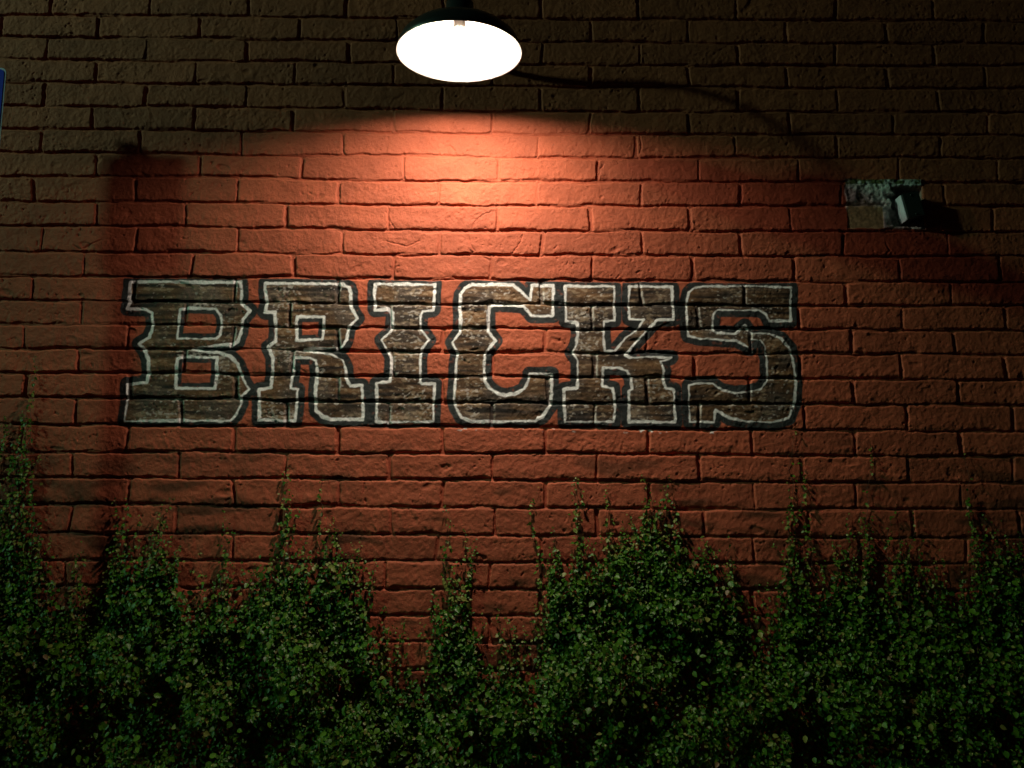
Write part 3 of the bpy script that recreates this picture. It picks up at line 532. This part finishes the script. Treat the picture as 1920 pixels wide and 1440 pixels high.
# ------------------------------------------------------------------ fixture left in the broken patch
fb = thing('fixture_box', 'small tilted grey metal box jutting from the broken mortar patch', 'metal box', (2.292, 0.035, H0 - 0.822))
fb.rotation_euler = (0, math.radians(-12), 0)
m_grey = simple_mat('grey_metal', (0.80, 0.80, 0.86), 0.5, 0.0, 40, 0.1)
m_dark = simple_mat('dark_cover', (0.018, 0.026, 0.022), 0.45, 0.0, 40, 0.3)
bm = bmesh.new(); box(bm, (0.004, -0.026, 0), (0.064, 0.102, 0.100)); bm_obj('housing', bm, m_dark, fb, bevel=0.002)  # shade on the grey box's underside and other sides put into this dark colour
bm = bmesh.new(); box(bm, (-0.0300, -0.024, 0), (0.0035, 0.094, 0.104)); bm_obj('side_plate', bm, m_grey, fb, bevel=0.0008)  # only the lit left face keeps the pale grey
bm = bmesh.new(); box(bm, (0.0035, -0.0815, 0), (0.067, 0.008, 0.102)); bm_obj('cover', bm, m_dark, fb, bevel=0.002)
for dz in (-0.040, 0.040):
    bm = bmesh.new()
    bmesh.ops.create_cone(bm, cap_ends=True, segments=16, radius1=0.0045, radius2=0.0035, depth=0.003, matrix=Matrix.Translation((0.0035, -0.0865, dz)) @ Matrix.Rotation(math.pi / 2, 4, 'X'))
    bm_obj('screw', bm, m_dark, fb, True)

# ------------------------------------------------------------------ blue sign on its post
SX, SY, SZ = -1.2730, -0.23, H0 - 0.3553
SW, SH = 0.305, 0.457
sg = thing('sign_post', 'blue rounded sign with white border on a metal post at far left', 'sign', (SX - SW / 2, SY + 0.03, 0))
m_blue, nt, b = mat_new('sign_blue'); b.inputs['Base Color'].default_value = (0.006, 0.022, 0.60, 1); b.inputs['Roughness'].default_value = 0.5; b.inputs['Specular IOR Level'].default_value = 0.25
no = nt.nodes.new('ShaderNodeTexNoise'); no.inputs['Scale'].default_value = 14
cr_ = nt.nodes.new('ShaderNodeMapRange'); cr_.inputs['To Min'].default_value = 0.55; cr_.inputs['To Max'].default_value = 0.7
nt.links.new(no.outputs['Fac'], cr_.inputs['Value']); nt.links.new(cr_.outputs[0], b.inputs['Roughness'])
m_white = simple_mat('sign_white', (0.74, 0.66, 0.86), 0.4, 0, 30, 0.04)
m_galv = simple_mat('galvanised_steel', (0.35, 0.36, 0.37), 0.45, 0.7)
def rrect(w, h, r, n=8):
    out = []
    for cx, cz, a0 in ((w / 2 - r, h / 2 - r, 0), (-w / 2 + r, h / 2 - r, 90), (-w / 2 + r, -h / 2 + r, 180), (w / 2 - r, -h / 2 + r, 270)):
        for i in range(n + 1):
            a = math.radians(a0 + 90 * i / n); out.append((cx + r * math.cos(a), cz + r * math.sin(a)))
    return out
def plate(bm, loop, y0, y1, cz):
    f = [bm.verts.new((x, y0, z + cz)) for x, z in loop]; k = [bm.verts.new((x, y1, z + cz)) for x, z in loop]
    n = len(loop)
    bm.faces.new(f); bm.faces.new(k[::-1])
    for i in range(n): bm.faces.new((f[i], f[(i + 1) % n], k[(i + 1) % n], k[i]))
czs = SZ - SH / 2
bm = bmesh.new(); plate(bm, rrect(SW, SH, 0.022), -0.030, -0.027, czs); panel = bm_obj('sign_panel', bm, m_white, sg)
bm = bmesh.new(); plate(bm, rrect(SW - 0.014, SH - 0.014, 0.017), -0.0315, -0.0302, czs); bm_obj('blue_field', bm, m_blue, panel)
bm = bmesh.new()
for x_, w_ in ((0, 0.030), (-0.022, 0.014), (0.022, 0.014)):
    box(bm, (x_, -0.010 if w_ < 0.02 else -0.002, (SZ + 0.022) / 2), (w_, 0.006 if w_ > 0.02 else 0.022, SZ + 0.022))
bm_obj('post', bm, m_galv, sg, bevel=0.001)

# ------------------------------------------------------------------ pole floodlight beyond the left edge (lights the upper wall, throws the sign's shadow)
PX, PY, PZ = -11.75, -4.00, H0 + 4.05
aim = (Vector((-3.0, 0, H0 + 0.3)) - Vector((PX, PY, PZ))).normalized()
sl = thing('flood_light', 'round floodlight with cool green white light on a tall steel pole', 'floodlight', (PX - 0.45, PY - 0.25, 0))
bm = bmesh.new(); tube(bm, [(0, 0, 0), (0, 0, 2), (0, 0, PZ + 0.25)], [0.07, 0.06, 0.045], 20); bm_obj('pole', bm, m_galv, sl, True)
bm = bmesh.new(); tube(bm, [(0, 0, PZ + 0.02), (0.17, 0.095, PZ + 0.02)], 0.025, 14); bm_obj('arm', bm, m_galv, sl, True)
qh = aim.to_track_quat('Z', 'Y')
bm = bmesh.new(); lathe(bm, [(0.001, -0.26), (0.06, -0.255), (0.085, -0.20), (0.10, -0.12), (0.145, -0.02), (0.15, 0.02), (0.143, 0.02), (0.135, -0.02), (0.09, -0.11), (0.001, -0.13)], 40)
head = bm_obj('lamp_head', bm, m_galv, sl, True); head.location = (0.45, 0.25, PZ); head.rotation_mode = 'QUATERNION'; head.rotation_quaternion = qh
bm = bmesh.new(); lathe(bm, [(0.001, 0.000), (0.07, -0.002), (0.138, -0.008)], 40)
gl = bm_obj('lens', bm, emit_mat('lens_glow', STREET_COLOR, 25.0), head, True)
ld = bpy.data.lights.new('flood_beam', 'SPOT'); ld.energy = STREET_POWER; ld.color = STREET_COLOR
ld.spot_size = math.radians(31); ld.spot_blend = 1.0; ld.shadow_soft_size = 0.22
lo = bpy.data.objects.new('flood_beam', ld); link(lo, sl); lo.location = Vector((0.45, 0.25, PZ)) + aim * 0.05
lo.rotation_mode = 'QUATERNION'; lo.rotation_quaternion = aim.to_track_quat('-Z', 'Y')

# ------------------------------------------------------------------ creeping fig
m_leaf, nt, b = mat_new('fig_leaf')
at = nt.nodes.new('ShaderNodeAttribute'); at.attribute_name = 'Col'
nt.links.new(at.outputs['Color'], b.inputs['Base Color'])
b.inputs['Roughness'].default_value = 0.42; b.inputs['Specular IOR Level'].default_value = 0.22
tr = nt.nodes.new('ShaderNodeBsdfTranslucent'); ms_ = nt.nodes.new('ShaderNodeMixShader'); ms_.inputs[0].default_value = 0.18
nt.links.new(at.outputs['Color'], tr.inputs[0])
nt.links.new(b.outputs[0], ms_.inputs[1]); nt.links.new(tr.outputs[0], ms_.inputs[2])
nt.links.new(ms_.outputs[0], nt.nodes['Material Output'].inputs['Surface'])
m_stem = simple_mat('fig_stem', (0.09, 0.055, 0.03), 0.8, scale=80, var=0.3)

PR = np.array(sorted(PROFILE)); 
r = np.random.default_rng(5)
def profile(x): return np.interp(x, PR[:, 0], PR[:, 1])
leaf_pts = []   # x, outward, z, size, plant hint (-1: by x), sparse flag
# 1) mass of foliage below the profile
N = 430000
x = r.uniform(-1.95, 3.35, N); z = r.uniform(-3.55, -1.55, N)
keep = np.ones(N, bool)
below = profile(x) - z + noise2p(x, z, 0.05, 201) * 0.022 + noise2p(x, z, 0.02, 202) * 0.012
dens = 0.10 * sstep(-0.05, 0.02, below) + 0.90 * sstep(0.0, 0.20, below)
for bx, bz_, rr in BARE:
    dd = np.hypot((x - bx) * 1.0, z - bz_); dens *= 1 - 0.85 * np.exp(-(dd / rr) ** 2)
cl = noise2p(x, z, 0.085, 203) * 0.8 + noise2p(x * 1.4, z, 0.035, 204) * 0.45
dens *= 0.40 + 0.60 * sstep(-0.9, 0.5, cl + 1.4 * sstep(0.6, 0.1, below) - 0.2)
dens *= np.where(z < -3.1, 0.30, 1.0)
keep = r.uniform(size=N) < dens * 0.42
x, z, below, cl = x[keep], z[keep], below[keep], cl[keep]
thick = 0.010 + 0.105 * sstep(0.02, 0.50, below)
c01 = sstep(-0.9, 1.1, cl)
out = 0.006 + thick * (0.06 + 0.94 * c01) * r.uniform(0.25, 1.0, len(x)) ** 0.6
sz = r.uniform(0.010, 0.020, len(x)) * (0.85 + 0.2 * sstep(0.0, 0.3, below)) 
leaf_pts.append(np.stack([x, out, z, sz, np.full(len(x), -1.0)], 1))
# leaves pressed flat on the wall underneath the mass
N = 60000
x = r.uniform(-1.95, 3.35, N); z = r.uniform(-3.3, -1.6, N); bl = profile(x) - z
for bx, bz_, rr in BARE: bl = bl - 0.25 * np.exp(-(((x - bx) ** 2 + (z - bz_) ** 2) / rr ** 2))
kp = r.uniform(size=N) < sstep(0.03, 0.16, bl) * 0.55
x, z = x[kp], z[kp]
leaf_pts.append(np.stack([x, r.uniform(0.004, 0.018, len(x)), z, r.uniform(0.012, 0.02, len(x)), np.full(len(x), -1.0)], 1))
# 2) tendrils that climb above it, each a stem with leaves on both sides
stems = {i: [] for i in range(7)}
PXs = np.array(PLANT_X)
for k in range(64):
    xx = r.uniform(-1.45, 2.8); zp = float(profile(xx)); dx_ = r.normal() * 0.02
    TENDRILS.append((int(np.searchsorted(PXs, xx)), [xx + dx_, zp + r.uniform(0.02, 0.17)], [xx, zp - 0.10], 0.012))
for pid, tip, base, wd in TENDRILS:
    tip = np.array(tip); base = np.array(base)
    n_sub = 1 if wd < 0.02 else int(1 + wd / 0.016)
    for s_i in range(n_sub):
        tp = tip + (0 if s_i == 0 else 1) * np.array([r.normal() * wd * 0.8, -abs(r.normal()) * 0.06])
        bs = base + np.array([r.normal() * wd * 0.9, -0.15])
        L = np.hypot(*(tp - bs)); n = max(6, int(L / 0.012)); t = np.linspace(0, 1, n)
        path = bs[None] + (tp - bs)[None] * t[:, None]
        sd_ = r.integers(1e6)
        wv = noise1(t * L, 0.07, sd_) * 0.010 + noise1(t * L, 0.025, sd_ + 1) * 0.004
        path[:, 0] += (wv - wv[-1]) ; yo = 0.004 + 0.006 * np.abs(noise1(t * L, 0.06, sd_ + 2)) * (1 - t * 0.5)
        stems[pid].append((path, yo, 0.0016 * (1.3 - t)))
        m = int(L / (0.0105 if wd >= 0.014 else 0.022)) + 3
        tt = r.uniform(0, 1, m) ** 0.85; tt = tt[tt < 1.0]
        px = np.interp(tt, t, path[:, 0]); pz = np.interp(tt, t, path[:, 1])
        spread = (0.25 + 0.75 * (1 - tt)) * np.where(wd < 0.02, 0.010, 0.017)
        lx = px + r.normal(size=len(tt)) * spread; lz = pz + r.normal(size=len(tt)) * 0.008
        sz = r.uniform(0.010, 0.019, len(tt)) * (0.55 + 0.45 * sstep(1.0, 0.75, tt))
        leaf_pts.append(np.stack([lx, 0.008 + r.uniform(0, 0.018, len(tt)) * (1.2 - tt), lz, sz, np.full(len(tt), float(pid))], 1))
# 3) a few bigger leaves on top of the growth
for k in range(1100):
    xx = r.uniform(-1.6, 2.95); bb = r.uniform(0.0, 0.9) ** 1.2
    leaf_pts.append(np.array([[xx, 0.02 + 0.10 * sstep(0.02, 0.5, bb) + 0.02 * r.uniform(), profile(xx) - bb, r.uniform(0.021, 0.030), -1.0]]))
LP = np.concatenate(leaf_pts)
ed = np.array(PLANT_X)
pid = np.where(LP[:, 4] >= 0, LP[:, 4], np.searchsorted(ed, LP[:, 0] + r.normal(size=len(LP)) * 0.03 + noise2p(LP[:, 0], LP[:, 2], 0.1, 210) * 0.03)).astype(int)

def leaves(name, L, parent):
    n = len(L); s = L[:, 3]
    # frame: nrm faces out and up, axis hangs down
    nrm = np.stack([r.normal(size=n) * 0.50, -np.ones(n), 0.45 + r.normal(size=n) * 0.50], 1)
    nrm /= np.linalg.norm(nrm, axis=1, keepdims=True)
    ax = np.stack([r.normal(size=n) * 0.8, r.normal(size=n) * 0.3 - 0.2, -0.7 + r.normal(size=n) * 0.5], 1)
    ax -= (ax * nrm).sum(1)[:, None] * nrm; ax /= np.linalg.norm(ax, axis=1, keepdims=True)
    sd = np.cross(nrm, ax)
    tmpl = np.array([(0, 0, 0), (-0.30, 0.18, 0.07), (-0.38, 0.42, 0.09), (-0.22, 0.78, 0.04), (0, 1.0, -0.06), (0.22, 0.78, 0.04), (0.38, 0.42, 0.09), (0.30, 0.18, 0.07), (0, 0.42, 0.0)])
    wv = r.uniform(0.8, 1.15, n)
    c = np.stack([L[:, 0], -L[:, 1], L[:, 2] + H0], 1)
    V = c[:, None] + s[:, None, None] * (tmpl[None, :, 0, None] * wv[:, None, None] * sd[:, None] + tmpl[None, :, 1, None] * ax[:, None] + tmpl[None, :, 2, None] * nrm[:, None])
    V[..., 1] = np.minimum(V[..., 1], -0.0025)
    V = V.reshape(-1, 3)
    tri = np.array([(8, i, i + 1) for i in range(0, 7)] + [(8, 7, 0)])
    Fc = (np.arange(n)[:, None, None] * 9 + tri[None]).reshape(-1, 3)
    g = r.uniform(0, 1, n)
    a = np.array([0.026, 0.095, 0.006]); b2 = np.array([0.085, 0.205, 0.014]); y_ = np.array([0.19, 0.22, 0.045])
    cc = a + (b2 - a) * g[:, None]
    yy = (r.uniform(size=n) < 0.09 + 0.30 * (L[:, 2] > profile(L[:, 0]) - 0.04))[:, None]; cc = np.where(yy, y_, cc)
    br_ = (r.uniform(size=n) < 0.025)[:, None]; cc = np.where(br_, np.array([0.16, 0.11, 0.04]), cc)
    cc = np.repeat(cc, 9, 0)
    return mesh_np(name, V, Fc, m_leaf, parent, cc)

def stem_mesh(name, lst, parent):
    Vs, Fs = [], []; o_ = 0
    for path, yo, rad in lst:
        n = len(path)
        c = np.stack([path[:, 0], -yo, path[:, 1] + H0], 1)
        ring = np.stack([c + np.stack([np.cos(a) * rad, np.sin(a) * rad, 0 * rad], 1) for a in (0, 2.09, 4.19)], 1)
        Vs.append(ring.reshape(-1, 3))
        i = np.arange(n - 1)[:, None] * 3
        for k in range(3):
            Fs.append(np.concatenate([i + k, i + (k + 1) % 3, i + 3 + (k + 1) % 3, i + 3 + k], 1) + o_)
        o_ += 3 * n
    return mesh_np(name, np.concatenate(Vs), np.concatenate(Fs), m_stem, parent)

PL = [('creeping fig climbing highest at the far left edge under the blue sign', -1.35),
      ('dark bushy creeping fig below the letter B', -0.85),
      ('creeping fig with two thin shoots below the letters R and I', -0.1),
      ('narrow tongue of creeping fig below the letter C with bare brick each side', 0.5),
      ('widest and leafiest creeping fig below the letter K', 1.15),
      ('creeping fig with thin upright shoots right of the letter S', 1.85),
      ('dim creeping fig at the far right edge of the wall', 2.5)]
# older woody stems rising from the soil
for i, (txt, cx) in enumerate(PL):
    for k in range(7):
        xb = cx + r.normal() * 0.18; zt = float(profile(xb)) - r.uniform(0.05, 0.4)
        t = np.linspace(0, 1, 60); pz = -3.56 + (zt + 3.56) * t
        px = xb + noise1(t, 0.2, 4000 + i * 10 + k) * 0.04 + noise1(t, 0.06, 5000 + i * 10 + k) * 0.01
        stems[i].append((np.stack([px, pz], 1), np.full(60, 0.012), 0.006 * (1.15 - t)))
    t_ = thing('creeping_fig', txt, 'climbing plant', (cx, -0.02, 0.03), 'creeping figs climbing the foot of the brick wall')
    fo = leaves('foliage', LP[pid == i], t_); stm = stem_mesh('stems', stems[i], t_)
    for o in (fo, stm): o.location = (-cx, 0.02, -0.03)
print('leaves', len(LP), 'grid', NX, NZ)
